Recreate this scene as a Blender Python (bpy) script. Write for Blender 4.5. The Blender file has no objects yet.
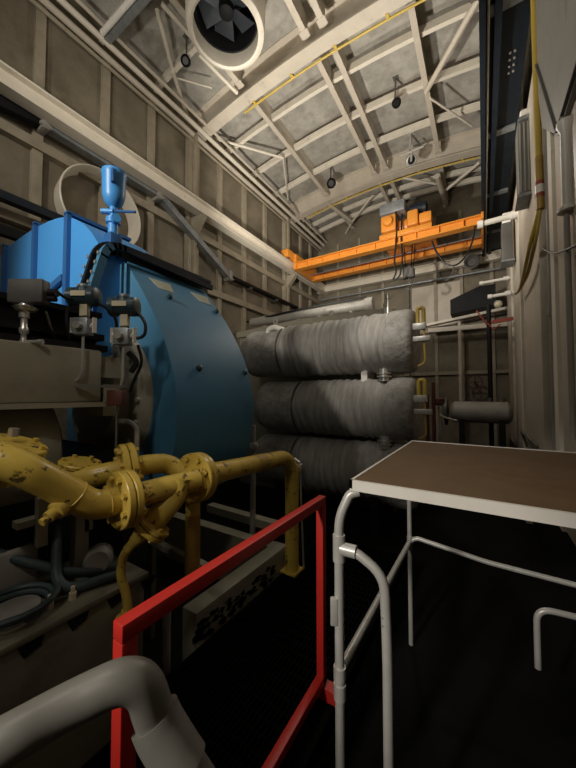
import bpy, bmesh, math, random
from mathutils import Vector, Matrix, noise
random.seed(7)
PI = math.pi
C = bpy.context.scene.collection
V = Vector

# ------------------------------------------------------------------ camera
EYE = V((0, 0, 1.6)); FPX = 312.0
yaw, pitch, roll = [math.radians(v) for v in (32.1, 2.0, 0.1)]
FW = V((-math.sin(yaw)*math.cos(pitch), math.cos(yaw)*math.cos(pitch), math.sin(pitch)))
RT = V((math.cos(yaw), math.sin(yaw), 0)); UP = RT.cross(FW)
cam_d = bpy.data.cameras.new('camera'); cam = bpy.data.objects.new('camera', cam_d); C.objects.link(cam)
cam_d.sensor_fit = 'VERTICAL'; cam_d.sensor_height = 36; cam_d.lens = FPX/768*36; cam_d.clip_start = .02; cam_d.clip_end = 100
mw = Matrix((RT, UP, -FW)).transposed().to_4x4(); mw.translation = EYE; cam.matrix_world = mw
bpy.context.scene.camera = cam

def P(px, py, **k):
    """point of the place seen in direction (px,py), on a plane X=, Y=, Z= or at depth D="""
    d = RT*((px-288)/FPX) - UP*((py-384)/FPX) + FW
    (a, v), = k.items()
    t = v if a == 'D' else (v-EYE['XYZ'.index(a)])/d['XYZ'.index(a)]
    return EYE+d*t

# ------------------------------------------------------------------ materials
def mat(name, col, rough=.55, metal=0., var=.18, scale=3., bump=0., bscale=40., dirt=None, dscale=2., dlo=.55, dhi=.7, spec=.5, wave=None):
    m = bpy.data.materials.new(name); m.use_nodes = True
    nt = m.node_tree; nd = nt.nodes; lk = nt.links
    b = nd['Principled BSDF']; b.inputs['Roughness'].default_value = rough; b.inputs['Metallic'].default_value = metal
    b.inputs['Specular IOR Level'].default_value = spec
    tc = nd.new('ShaderNodeTexCoord')
    n = nd.new('ShaderNodeTexNoise'); n.inputs['Scale'].default_value = scale; n.inputs['Detail'].default_value = 6; n.inputs['Roughness'].default_value = .65
    src = tc.outputs['Object']
    if wave:
        mp0 = nd.new('ShaderNodeMapping'); mp0.inputs['Scale'].default_value = wave; lk.new(src, mp0.inputs['Vector']); src = mp0.outputs[0]
    lk.new(src, n.inputs['Vector'])
    r = nd.new('ShaderNodeValToRGB'); e = r.color_ramp.elements
    e[0].position = .3; e[1].position = .7
    e[0].color = (*[c*(1-var) for c in col], 1); e[1].color = (*[min(1, c*(1+var)) for c in col], 1)
    lk.new(n.outputs['Fac'], r.inputs['Fac']); out = r.outputs['Color']
    if dirt:
        n2 = nd.new('ShaderNodeTexNoise'); n2.inputs['Scale'].default_value = dscale; n2.inputs['Detail'].default_value = 8; n2.inputs['Roughness'].default_value = .7
        lk.new(src, n2.inputs['Vector'])
        r2 = nd.new('ShaderNodeValToRGB'); r2.color_ramp.elements[0].position = dlo; r2.color_ramp.elements[1].position = dhi
        lk.new(n2.outputs['Fac'], r2.inputs['Fac'])
        mx = nd.new('ShaderNodeMixRGB'); mx.inputs[2].default_value = (*dirt, 1)
        lk.new(r2.outputs['Color'], mx.inputs[0]); lk.new(out, mx.inputs[1]); out = mx.outputs[0]
    lk.new(out, b.inputs['Base Color'])
    if bump or wave:
        n3 = nd.new('ShaderNodeTexNoise'); n3.inputs['Scale'].default_value = bscale; n3.inputs['Detail'].default_value = 5
        mp = nd.new('ShaderNodeMapping')
        lk.new(tc.outputs['Object'], mp.inputs['Vector'])
        if wave: mp.inputs['Scale'].default_value = wave
        lk.new(mp.outputs[0], n3.inputs['Vector'])
        bp = nd.new('ShaderNodeBump'); bp.inputs['Strength'].default_value = bump; bp.inputs['Distance'].default_value = .02
        lk.new(n3.outputs['Fac'], bp.inputs['Height']); lk.new(bp.outputs[0], b.inputs['Normal'])
    return m

K = {}
K['wall'] = mat('wall_sheet', (.205, .175, .125), .7, var=.3, scale=1.2, dirt=(.095, .075, .048), dscale=1.1, dlo=.5, dhi=.75)
K['rib'] = mat('wall_rib_paint', (.33, .285, .21), .6, dirt=(.2, .15, .1), dscale=4, dlo=.55, dhi=.8)
K['roof'] = mat('roof_board', (.40, .38, .335), .85, var=.28, scale=2.2, dirt=(.27, .25, .215), dscale=3.2, dlo=.46, dhi=.7, bump=.2, bscale=12)
K['cream'] = mat('cream_steel', (.56, .50, .41), .45, var=.1, dirt=(.3, .25, .18), dscale=5, dlo=.6, dhi=.8)
K['pale'] = mat('pale_steel', (.74, .68, .57), .45, var=.08, dirt=(.4, .35, .27), dscale=5, dlo=.6, dhi=.8)
K['floor'] = mat('floor_black', (.006, .006, .006), .8, var=.3, spec=.08)  # near-black all over
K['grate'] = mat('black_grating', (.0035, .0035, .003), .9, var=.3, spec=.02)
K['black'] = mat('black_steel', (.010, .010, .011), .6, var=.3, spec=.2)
K['rubber'] = mat('black_rubber', (.01, .01, .011), .45, var=.2)
K['navy'] = mat('navy_steel', (.011, .017, .026), .5, var=.35, spec=.3, dirt=(.02, .024, .03), dscale=3)
K['blue'] = mat('bright_blue_paint', (.06, .29, .68), .38, var=.06, dirt=(.05, .2, .38), dscale=3, dlo=.6, dhi=.85)
K['dblue'] = mat('rib_blue_paint', (.025, .11, .30), .4, var=.1)
K['steelblue'] = mat('steel_blue_paint', (.052, .175, .30), .5, var=.08, dirt=(.042, .135, .22), dscale=2.5, dlo=.55, dhi=.8)
K['patch'] = mat('bare_primer_patch', (.36, .36, .28), .6)
K['orange'] = mat('orange_paint', (.80, .30, .04), .4, var=.1, dirt=(.5, .17, .03), dscale=4, dlo=.6, dhi=.8)
K['yellow'] = mat('yellow_pipe_paint', (.58, .41, .075), .3, var=.14, scale=6, dirt=(.11, .065, .02), dscale=14, dlo=.575, dhi=.61)
K['cyellow'] = mat('yellow_conduit_paint', (.55, .39, .07), .45, var=.1)
K['yrust'] = mat('worn_yellow_paint', (.40, .25, .05), .4, var=.2, scale=7, dirt=(.22, .1, .03), dscale=5, dlo=.55, dhi=.7)
K['red'] = mat('red_paint', (.46, .022, .015), .42, var=.1, dirt=(.38, .02, .015), dscale=6, dlo=.6, dhi=.8)
K['silver'] = mat('silver_paint', (.55, .54, .51), .38, metal=.25, var=.1, scale=9, dirt=(.33, .31, .28), dscale=10, dlo=.62, dhi=.8)
K['handrail'] = mat('grey_handrail_paint', (.175, .168, .15), .42, metal=.1, var=.12, scale=9, dirt=(.11, .10, .085), dscale=10, dlo=.58, dhi=.8)
K['steel'] = mat('bare_steel', (.62, .61, .57), .3, metal=.7, var=.12)
K['galv'] = mat('galvanized_steel', (.30, .32, .33), .45, metal=.5, var=.25, scale=9)
K['mgrey'] = mat('machine_grey', (.29, .27, .205), .45, var=.1, dirt=(.2, .18, .13), dscale=4, dlo=.55, dhi=.8)
K['mdark'] = mat('dark_machine_grey', (.19, .175, .125), .5, var=.15, dirt=(.09, .08, .055), dscale=4, dlo=.5, dhi=.75)  # darker variant of the machine grey, with noise patches
K['dgrey'] = mat('dark_grey_paint', (.10, .096, .09), .5, var=.15)
K['grey'] = mat('mid_grey_paint', (.30, .285, .255), .5, var=.15, dirt=(.16, .15, .13), dscale=3)
K['cloth'] = mat('insulation_cloth', (.36, .345, .32), .7, var=.25, scale=4, dirt=(.22, .20, .175), dscale=3, dlo=.45, dhi=.75, bump=.6, bscale=8, wave=(3.2, .5, .5))
K['foil'] = mat('insulation_jacket', (.55, .54, .52), .42, metal=.35, var=.15, scale=6, bump=.4, bscale=9, wave=(2, .8, .8))
K['clothe'] = mat('insulation_end_cloth', (.33, .315, .29), .8, var=.25, scale=7, dirt=(.16, .15, .13), dscale=6, dlo=.5, dhi=.75, bump=.8, bscale=14)
K['brown'] = mat('brown_table_board', (.135, .085, .045), .75, var=.12, scale=5, spec=.2, dirt=(.10, .062, .033), dscale=3)
K['teal'] = mat('dark_teal_enamel', (.02, .05, .065), .35, var=.1)
K['tag'] = mat('pale_label_plate', (.62, .55, .38), .5, var=.08)
K['white'] = mat('white_paint', (.78, .75, .69), .4, var=.08)
K['brick'] = mat('maroon_paint', (.10, .03, .022), .5, var=.2)
K['rred'] = mat('dull_red_paint', (.30, .06, .035), .5, var=.2)
K['cab'] = mat('cabinet_grey', (.17, .165, .15), .45, var=.1)
K['blade'] = mat('fan_blade_metal', (.09, .10, .115), .3, metal=.6, var=.15)
K['hose'] = mat('blue_grey_hose', (.05, .075, .08), .5, var=.2)

# ------------------------------------------------------------------ mesh builder
def basis(ax):
    ax = V(ax).normalized()
    a = V((0, 0, 1)) if abs(ax.z) < .9 else V((1, 0, 0))
    u = ax.cross(a).normalized(); return u, u.cross(ax).normalized(), ax     # u side, w "up"

def fillet(pts, r, n=6):
    pts = [V(p) for p in pts]
    if not r: return pts
    out = [pts[0]]
    for i in range(1, len(pts)-1):
        a, b, c = pts[i-1], pts[i], pts[i+1]
        d1 = (a-b); d2 = (c-b); t = min(r, d1.length*.49, d2.length*.49)
        p0 = b+d1.normalized()*t; p1 = b+d2.normalized()*t
        for k in range(n+1):
            s = k/n; out.append(p0*(1-s)**2+b*2*s*(1-s)+p1*s*s)
    out.append(pts[-1]); return out

class M:
    def __init__(s): s.bm = bmesh.new()
    def box(s, c, d, rz=0, rx=0, ry=0, bev=0):
        r = bmesh.ops.create_cube(s.bm, size=1)
        m = Matrix.Translation(c) @ Matrix.Rotation(rz, 4, 'Z') @ Matrix.Rotation(ry, 4, 'Y') @ Matrix.Rotation(rx, 4, 'X') @ Matrix.Diagonal((*d, 1))
        bmesh.ops.transform(s.bm, matrix=m, verts=r['verts'])
        if bev:
            es = list({e for v in r['verts'] for e in v.link_edges})
            bmesh.ops.bevel(s.bm, geom=es, offset=bev, segments=2, affect='EDGES', profile=.5)
        return s
    def span(s, x0, y0, z0, x1, y1, z1, bev=0):
        return s.box(((x0+x1)/2, (y0+y1)/2, (z0+z1)/2), (abs(x1-x0), abs(y1-y0), abs(z1-z0)), bev=bev)
    def beam(s, p, q, w, h, up=(0, 0, 1), bev=0):
        p, q = V(p), V(q); ax = (q-p).normalized(); u = ax.cross(V(up))
        if u.length < 1e-4: u = ax.cross(V((1, 0, 0)))
        u.normalize(); t = u.cross(ax)
        r = bmesh.ops.create_cube(s.bm, size=1)
        m = Matrix((u*w, ax*(q-p).length, t*h)).transposed().to_4x4(); m.translation = (p+q)/2
        bmesh.ops.transform(s.bm, matrix=m, verts=r['verts'])
        if bev:
            es = list({e for v in r['verts'] for e in v.link_edges})
            bmesh.ops.bevel(s.bm, geom=es, offset=bev, segments=2, affect='EDGES')
        return s
    def ibeam(s, p, q, w, h, tf=.025, tw=.02):
        p, q = V(p), V(q); z = V((0, 0, 1))
        s.beam(p+z*(tf-h)/2, q+z*(tf-h)/2, w, tf); s.beam(p-z*(tf-h)/2, q-z*(tf-h)/2, w, tf)
        return s.beam(p, q, tw, h-2*tf+.004)
    def tube(s, pts, r, seg=12, fil=0, n=6, radii=None):
        pts = fillet(pts, fil, n); ax = (pts[1]-pts[0]).normalized(); u, w, _ = basis(ax); rings = []
        for i, p in enumerate(pts):
            if i == 0: d = pts[1]-p
            elif i == len(pts)-1: d = p-pts[-2]
            else: d = (pts[i+1]-p).normalized()+(p-pts[i-1]).normalized()
            d.normalize(); u = (u-d*u.dot(d)).normalized(); w = u.cross(d)
            rr = radii[i] if radii else r
            rings.append([s.bm.verts.new(p+(u*math.cos(a)+w*math.sin(a))*rr) for a in [2*PI*k/seg for k in range(seg)]])
        for a, b in zip(rings, rings[1:]):
            for k in range(seg): s.bm.faces.new((a[k], a[(k+1) % seg], b[(k+1) % seg], b[k]))
        s.bm.faces.new(rings[0][::-1]); s.bm.faces.new(rings[-1]); return s
    def lathe(s, p, ax, prof, seg=24, fn=None):
        p = V(p); u, w, ax = basis(ax); rings = []
        for t, r in prof:
            rings.append([s.bm.verts.new(p+ax*t+(u*math.cos(a)+w*math.sin(a))*(r+(fn(t, a) if fn else 0))) for a in [2*PI*k/seg for k in range(seg)]])
        for a, b in zip(rings, rings[1:]):
            for k in range(seg): s.bm.faces.new((a[k], a[(k+1) % seg], b[(k+1) % seg], b[k]))
        s.bm.faces.new(rings[0][::-1]); s.bm.faces.new(rings[-1]); return s
    def ring(s, p, ax, prof, seg=32):            # closed profile of (t, r)
        p = V(p); u, w, ax = basis(ax)
        R = [[s.bm.verts.new(p+ax*t+(u*math.cos(a)+w*math.sin(a))*r) for a in [2*PI*k/seg for k in range(seg)]] for t, r in prof]
        for i in range(len(R)):
            a, b = R[i], R[(i+1) % len(R)]
            for k in range(seg): s.bm.faces.new((a[k], a[(k+1) % seg], b[(k+1) % seg], b[k]))
        return s
    def prism(s, pts, ext):
        a = [s.bm.verts.new(V(p)) for p in pts]; b = [s.bm.verts.new(V(p)+V(ext)) for p in pts]
        s.bm.faces.new(a); s.bm.faces.new(b[::-1]); n = len(a)
        for k in range(n): s.bm.faces.new((a[k], b[k], b[(k+1) % n], a[(k+1) % n]))
        return s
    def hexa(s, p, ax, r, h):
        return s.lathe(p, ax, [(0, r), (h, r)], seg=6)

ORG = {}
def obj(name, m, material, parent=None, label=None):
    bm = m.bm; bmesh.ops.recalc_face_normals(bm, faces=bm.faces)
    for e in bm.edges:
        if len(e.link_faces) == 2 and e.calc_face_angle(0) > math.radians(38): e.smooth = False
    for f in bm.faces: f.smooth = True
    co = [v.co for v in bm.verts]
    lo = V([min(c[i] for c in co) for i in range(3)]); hi = V([max(c[i] for c in co) for i in range(3)])
    o0 = V(((lo.x+hi.x)/2, (lo.y+hi.y)/2, lo.z))
    bmesh.ops.translate(bm, verts=bm.verts, vec=-o0)
    me = bpy.data.meshes.new(name); bm.to_mesh(me); bm.free()
    me.materials.append(K[material])
    o = bpy.data.objects.new(name, me); C.objects.link(o)
    ORG[o.name] = o0
    if parent: o.parent = parent; o.location = o0-ORG[parent.name]
    else: o.location = o0
    if label: o['label'] = label
    return o
def tag(o, label, cat, group=None):
    o['label'] = label; o['category'] = cat
    if group: o['group'] = group
    return o
def thing(name, loc, label, cat, group=None):
    o = bpy.data.objects.new(name, None); C.objects.link(o); o.location = V(loc); o.empty_display_size = .1
    ORG[o.name] = V(loc); return tag(o, label, cat, group)
def struct(name, m, material):
    o = obj(name, m, material); o['kind'] = 'structure'; return o

XL, XR, YF, YB, ZF = -5.24, .60, 10.5, -3.2, -.3
zr = lambda x: 7.5-.033*(x+2.2)**2           # underside of the arched roof beams
LONG = [-3.85, -2.42, -2.10, -.84]
RAFT = [.64, 4.60, 8.48]

# ------------------------------------------------------------------ setting
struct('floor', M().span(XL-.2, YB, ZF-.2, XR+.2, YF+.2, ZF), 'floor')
cl = M()
n = 24; xs = [XL-.2+(XR+.4-XL)*i/n for i in range(n+1)]
pr = [(x, YB, zr(x)+.50) for x in xs]+[(x, YB, zr(x)+.66) for x in xs[::-1]]
cl.prism(pr, (0, YF+.2-YB, 0))
ceiling = struct('ceiling', cl, 'roof')
def arch(y, w, dz, h, x0=XL, x1=XR, nn=16, flange=None):
    m = M(); xx = [x0+(x1-x0)*i/nn for i in range(nn+1)]
    def strip(za, zb, w):
        m.prism([(x, y-w/2, zr(x)+za) for x in xx]+[(x, y-w/2, zr(x)+zb) for x in xx[::-1]], (0, w, 0))
    if flange:
        strip(dz, dz+.03, w); strip(dz+.03, dz+h-.03, .03); strip(dz+h-.03, dz+h, w)
    else: strip(dz, dz+h, w)
    return m
for i, y in enumerate(RAFT): struct('trim_%d' % (i+1), arch(y, .24, 0, .51, flange=1), 'cream')
PUR = [1.5, 2.55, 3.55, 5.45, 6.42, 7.42, 9.0, 9.5, 10.0]
for y in PUR:
    obj('purlin', arch(y, .075, .2, .13, flange=None), 'pale', ceiling)
for x in LONG:
    for ya, yb in ((.78, 4.46), (4.74, 8.34), (8.62, YF)):
        m = M(); z = zr(x)
        m.beam((x, ya, z+.13), (x, yb, z+.13), .095, .03); m.beam((x, ya, z+.31), (x, yb, z+.31), .03, .37)
        for yy in (ya+.08, yb-.08): m.box((x, yy, z+.115), (.15, .13, .014))
        obj('longitudinal_beam', m, 'cream', ceiling)
for a, b, z, r in [((157, 10), (173, 72), 7.5, .035), ((162, 4), (196, 42), 7.5, .035), ((173, 72), (189, 122), 7.45, .035), ((173, 77), (212, 88), 7.5, .015),
                ((206, 136), (283, 158), 7.45, .03), ((283, 158), (288, 200), 7.45, .02), ((426, 92), (479, -2), 7.45, .05), ((430, 98), (472, 126), 7.45, .02),
                ((326, 202), (352, 222), 7.45, .06), ((352, 222), (372, 196), 7.45, .03), ((352, 222), (343, 238), 7.45, .03),
                ((446, 190), (480, 162), 7.45, .04), ((437, 176), (446, 204), 7.35, .07), ((404, 178), (436, 184), 7.45, .03), ((199, 54), (237, 93), 7.4, .035)]:
    obj('brace', M().tube([P(*a, Z=z), P(*b, Z=z)], r, 10), 'pale' if r < .045 else 'cream', ceiling)

# left wall
wl = M().span(XL-.2, YB, ZF, XL, YF, 7.8)
wall_left = struct('wall_left', wl, 'wall')
for y in (-.1, .8, 1.72, 2.62, 3.46, 5.25, 6.14, 7.05, 9.1, 9.8):
    obj('rib', M().span(XL, y-.06, ZF, XL+.07, y+.06, 7.1), 'rib', wall_left)
for y in (.64, 4.42, 8.15):
    obj('column', M().span(XL, y-.14, ZF, XL+.12, y+.14, 7.2).span(XL+.12, y-.04, ZF, XL+.17, y+.04, 7.15), 'rib', wall_left)
for z in (5.05, 3.92, 2.6):
    obj('girt', M().span(XL, -3, z-.07, XL+.11, YF, z+.07), 'rib', wall_left)
for k, (dx, dz, r, mt) in enumerate(((.12, 7.12, .05, 'cream'), (.26, 7.2, .045, 'pale'), (.12, 6.98, .03, 'rib'), (.4, 7.27, .03, 'cream'))):
    obj('eave_pipe', M().tube([(XL+dx, YB+.1, dz), (XL+dx, YF-.05, dz)], r, 10), mt, wall_left)
struct('trim_4', M().ibeam((XL+.36, YB+.05, 5.44), (XL+.36, YF-.02, 5.44), .2, .26).span(XL+.33, YB+.05, 5.57, XL+.39, YF-.02, 5.62), 'pale')
for y in (.64, 4.42, 8.15):
    o = struct('trim_%d' % (5+[.64, 4.42, 8.15].index(y)), M().prism([(XL+.12, y-.07, 5.3), (XL+.46, y-.07, 5.3), (XL+.12, y-.07, 4.9)], (0, .14, 0)), 'rib')

# far wall
wall_back = struct('wall_far', M().span(XL-.2, YF, ZF, XR+.2, YF+.2, 7.9), 'wall')
for x in (-4.4, -3.6, -2.8, -1.96, -1.2, -.5, .25):
    obj('rib', M().span(x-.045, YF-.06, ZF, x+.045, YF, 7.1), 'rib', wall_back)
obj('girt', M().ibeam((XL+.1, YF-.2, 5.46), (XR, YF-.2, 5.46), .2, .24), 'pale', wall_back)
obj('girt', M().span(XL+.1, YF-.1, 3.5, XR, YF, 3.66), 'rib', wall_back)
obj('girt', M().span(XL+.1, YF-.09, 2.2, XR, YF, 2.3), 'rib', wall_back)
obj('wall_conduit', M().tube([(XL+.2, YF-.3, 5.06), (-1.9, YF-.3, 5.06), (XR-.1, YF-.3, 5.06)], .035, 10), 'galv', wall_back)
obj('wall_conduit', M().tube([(-1.96, YF-.1, 5.05), (-1.96, YF-.1, 2.0)], .025, 8), 'dgrey', wall_back)
obj('far_panel', M().span(-1.9, YF-.03, 3.7, -1.25, YF, 5.0), 'cream', wall_back)
obj('far_panel', M().span(-1.16, YF-.03, 3.7, -.54, YF, 5.0), 'cream', wall_back)

# right wall and the wall behind the camera
wall_right = struct('wall_right', M().span(XR, YB, ZF, XR+.2, YF, 7.8), 'wall')
for y0, y1, x in ((4.2, 5.75, .525), (2.6, 3.28, .53), (6.4, 7.6, .54), (8.2, 9.6, .54), (1.3, 2.5, .54), (-1, 1.1, .54)):
    obj('cladding_panel', M().span(x, y0, .52, XR, y1, 5.2, bev=.012), 'cream', wall_right)
obj('shade_band', M().span(.575, -1, ZF, XR, YF, .5), 'black', wall_right)  # black band painting the under-table shade onto the lower wall
obj('column', M().span(.515, 3.34, .5, XR, 3.5, 6.8), 'pale', wall_right)
obj('column', M().span(.50, 5.86, ZF, XR, 5.98, 6.8), 'pale', wall_right)
obj('wall_conduit', M().tube([(.56, 3.8, .5), (.56, 3.8, 5.6)], .025, 10).tube([(.56, 3.8, 2.35), (.56, 3.8, 2.45)], .036, 10).tube([(.56, 3.8, 1.4), (.56, 3.8, 1.5)], .036, 10), 'grey', wall_right)
struct('wall_near', M().span(XL-.2, YB-.2, ZF, XR+.2, YB, 7.9), 'wall')

# walkway grating beside the machine
wk = M()
for k in range(30):
    x = -1.52+.8*k/29; wk.span(x-.004, -1.2, -.035, x+.004, 3.3, 0)
for k in range(64):
    y = -1.2+4.5*k/63; wk.span(-1.53, y-.004, -.03, -.71, y+.004, -.004)
wk.span(-1.56, -1.2, -.1, -1.53, 3.3, .003).span(-.71, -1.2, -.1, -.68, 3.3, .003)
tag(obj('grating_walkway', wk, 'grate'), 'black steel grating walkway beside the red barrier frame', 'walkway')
walk_legs = None

# ------------------------------------------------------------------ overhead: fan, conduits, lamps, crane
fx, fy = -3.2, 3.34
t = thing('exhaust_fan', (fx, fy, 7.1), 'large round exhaust fan with cream ring set in the roof', 'fan')
obj('ring_housing', M().ring((fx, fy, 7.05), (0, 0, 1), [(.02, .485), (0, .52), (.03, .57), (.1, .59), (.3, .59), (.85, .59), (.85, .5), (.3, .49), (.12, .475)], 40), 'pale', t)
obj('dark_duct', M().ring((fx, fy, 7.3), (0, 0, 1), [(0, .485), (.6, .485), (.6, .46), (0, .46)], 36).lathe((fx, fy, 7.86), (0, 0, 1), [(0, .45), (.02, .45)], 36), 'black', t)
obj('hub', M().lathe((fx, fy, 7.36), (0, 0, 1), [(0, .07), (.02, .11), (.25, .11), (.5, .09)], 20), 'black', t)
for k in range(6):
    a = 2*PI*k/6+.3; m = M()
    pts = []
    for (r, w, tw) in ((.1, .10, .5), (.25, .13, .42), (.42, .16, .32)):
        c, s_ = math.cos(a), math.sin(a)
        for sg in (-1, 1):
            pts.append(V((fx+c*r-s_*w*sg, fy+s_*r+c*w*sg, 7.5+sg*tw*w)))
    vs = [[m.bm.verts.new(p+V((0, 0, dz))) for p in pts] for dz in (0, .012)]
    for i in (0, 2):
        for L, fl in ((vs[0], 0), (vs[1], 1)):
            q = (L[i], L[i+1], L[i+3], L[i+2]); m.bm.faces.new(q if fl else q[::-1])
        for s_ in (0, 1): m.bm.faces.new((vs[0][i+s_], vs[0][i+2+s_], vs[1][i+2+s_], vs[1][i+s_]))
    m.bm.faces.new((vs[0][0], vs[0][1], vs[1][1], vs[1][0])); m.bm.faces.new((vs[0][4], vs[0][5], vs[1][5], vs[1][4]))
    obj('fan_blade', m, 'blade', t)
obj('motor_bracket', M().beam((fx-.46, fy+.1, 7.7), (fx+.46, fy-.1, 7.7), .05, .05).beam((fx-.1, fy-.46, 7.7), (fx+.1, fy+.46, 7.7), .05, .05), 'black', t)

for y, lab in ((4.78, 'thin yellow conduit clipped along the nearer arched roof beam'), (8.66, 'thin yellow conduit along the farther arched roof beam above the crane')):
    t = thing('yellow_conduit', (-2, y, 7.1), lab, 'conduit')
    x0 = -4.05 if y < 5 else -4.7
    xx = [x0+(.0-x0)*i/14 for i in range(15)]
    obj('conduit_pipe', M().tube([(x, y, zr(x)-.01) for x in xx], .02, 8), 'cyellow', t)
    for x in xx[1::3]:
        obj('clip', M().box((x, y-.03, zr(x)+.01), (.05, .1, .05)), 'cyellow', t)

t = thing('strip_light', (-4.2, 2.55, 7.05), 'grey unlit strip light hung under the roof beside the left wall', 'light')
obj('housing', M().box((-3.9, 2.5, 7.22), (2.1, .1, .09), bev=.01), 'galv', t)
obj('tube', M().tube([(-4.9, 2.4, 7.2), (-2.9, 2.4, 7.2)], .04, 12), 'white', t)
obj('bracket', M().box((-4.4, 2.5, 7.33), (.05, .12, .16)).box((-3.3, 2.5, 7.35), (.05, .12, .2)), 'galv', t)

def floodlight(p, lab, s=1., kind='black'):
    p = V(p); t = thing('floodlight', p, lab, 'light')
    d = V((.35, -.55, -.6)).normalized()
    obj('lamp_head', M().lathe(p, d, [(-.1*s, .035*s), (-.06*s, .07*s), (.04*s, .085*s), (.05*s, .07*s), (.03*s, .06*s)], 18), kind, t)
    obj('lens', M().lathe(p+d*.028*s, d, [(0, .06*s), (.008*s, .05*s)], 18), 'rubber', t)
    obj('bracket', M().tube([p-d*.08*s, V((p.x, p.y, zr(p.x)+.50))], .016*s, 8).box(V((p.x, p.y, zr(p.x)+.49)), (.1*s, .08*s, .02)), kind if kind != 'black' else 'dgrey', t)
    return t
floodlight(P(396, 103, Z=7.45), 'small black floodlight on a roof purlin right of centre', 1.05)
floodlight(P(186, 61, Z=7.4), 'small black floodlight beside the round roof fan', 1.0)
floodlight(P(331, 183, Z=7.4), 'black floodlight on the roof purlin nearest the far end of the left wall', 1.5)
t = floodlight(P(411, 160, Z=7.3), 'pale floodlight with a cross arm on the farther roof beam', 1.5, 'silver')
q = P(411, 152, Z=7.4)
obj('cross_arm', M().tube([q+V((-.25, 0, 0)), q+V((.28, 0, .02))], .025, 8).tube([q+V((0, 0, -.22)), q+V((.03, 0, .14))], .025, 8), 'silver', t)

# crane runway, right
t = thing('crane_runway', (.25, 3, 5.55), 'dark navy overhead crane runway girder along the right wall', 'crane rail')
obj('girder', M().span(.075, YB+.1, 5.6, .49, YF-.05, 5.64).span(.27, YB+.1, 5.64, .31, YF-.05, 6.3).span(.1, YB+.1, 6.3, .46, YF-.05, 6.34), 'navy', t)
obj('lower_rail', M().span(.03, YB+.1, 5.5, .09, YF-.05, 5.6), 'navy', t)
obj('conductor_bar', M().tube([(.115, YB+.1, 5.56), (.115, YF-.1, 5.56)], .014, 8), 'pale', t, 'thin pale conductor bar')
obj('inner_bar', M().span(.17, YB+.1, 5.53, .235, YF-.05, 5.61), 'navy', t)
for y in (3.75, 5.6, 7.3, 9): obj('splice_plate', M().span(.1, y-.06, 5.575, .47, y+.06, 5.6), 'galv', t)
for k in range(8): obj('bolt', M().hexa((.335+.045*(k % 2), 4.35+.09*(k//2), 5.6), (0, 0, -1), .013, .015), 'steel', t)
for z0, yy, lab, dk in ((5.46, 3.36, 'cream bar crossing under the runway girder nearest the viewer', .045), (4.47, 6.05, 'white tube bracket reaching from the wall to the runway girder, topmost of three', .045), (4.2, 8.4, 'thin white bracket tube under the runway girder, middle of three', .03), (3.75, 8.0, 'short white bracket tube above the red wall clamp, lowest of three', .035)):
    xa = .0 if dk != .035 else .15
    b = thing('runway_bracket', (.3, yy, z0), lab, 'bracket')
    obj('tube', M().tube([(xa-.02, yy, z0-.02), (XR, yy, z0)], dk, 12), 'white' if yy > 4 else 'cream', b)
    obj('end_fitting', M().tube([(xa-.04, yy, z0-.02), (xa+.04, yy, z0-.02)], dk*1.4, 12), 'white' if yy > 4 else 'cream', b)
    obj('end_fitting', M().tube([(.42, yy, z0), (.52, yy, z0)], dk*1.5, 12), 'white' if yy > 4 else 'cream', b)

# bridge crane
Y1, Y2, zg = 8.0, 9.1, 5.68
zl = lambda x: 5.75 + (x+4.4)*0
t = thing('bridge_crane', (-2.2, 8.45, 5.6), 'orange overhead bridge crane spanning the hall above the grey tanks', 'crane')
for y, x0 in ((Y1, -4.72), (Y2, -4.72)):
    g = obj('girder', M().ibeam((x0, y, 5.45), (.02, y, 5.45), .2, .21, .025, .06), 'orange', t)
    for k in range(9):
        x = x0+.4+k*.5; obj('stiffener', M().span(x-.01, y-.09, 5.37, x+.01, y+.09, 5.53), 'orange', g)
obj('end_carriage', M().span(-4.98, Y1-.45, 5.64, -4.74, Y2+.35, 5.86, bev=.02).span(-4.76, Y1-.1, 5.36, -4.66, Y2+.1, 5.8), 'orange', t)
for y in (Y1-.3, Y2+.2): obj('wheel', M().lathe((-4.96, y, 5.70), (1, 0, 0), [(0, .075), (.2, .075)], 20), 'dgrey', t)
obj('end_carriage', M().span(.02, Y1-.3, 5.36, .07, Y2+.3, 5.5, bev=.01), 'orange', t)
obj('walkway_rail', M().tube([(-4.5, Y1+.45, 5.3), (0, Y1+.45, 5.3)], .02, 8), 'dgrey', t)
cx = -1.58
h = thing('hoist_trolley', (cx, 8.45, 5.65), 'orange hoist trolley with grey motor box riding on the crane girders', 'hoist')
obj('trolley_frame', M().span(cx-.62, Y1-.1, 5.56, cx+.62, Y2+.1, 5.68, bev=.02), 'orange', h)
obj('drum', M().lathe((cx-.45, 8.4, 5.98), (1, 0, 0), [(0, .2), (.02, .24), (.06, .24), (.07, .19), (.83, .19), (.84, .24), (.9, .24)], 24), 'orange', h)
obj('gearbox', M().span(cx-.6, Y1-.02, 5.78, cx-.22, Y1+.35, 6.2, bev=.04).lathe((cx-.4, Y1-.02, 6.0), (0, -1, 0), [(0, .13), (.1, .11), (.12, .05)], 16), 'orange', h)
obj('brake_unit', M().span(cx+.05, Y1-.02, 5.78, cx+.3, Y1+.3, 6.15, bev=.03).span(cx+.32, Y1+.0, 5.78, cx+.6, Y1+.3, 6.02, bev=.03), 'orange', h)
obj('motor_box', M().span(cx-.62, Y1-.05, 6.22, cx-.0, Y1+.5, 6.5, bev=.03), 'galv', h, 'grey sheet metal motor box')
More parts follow.
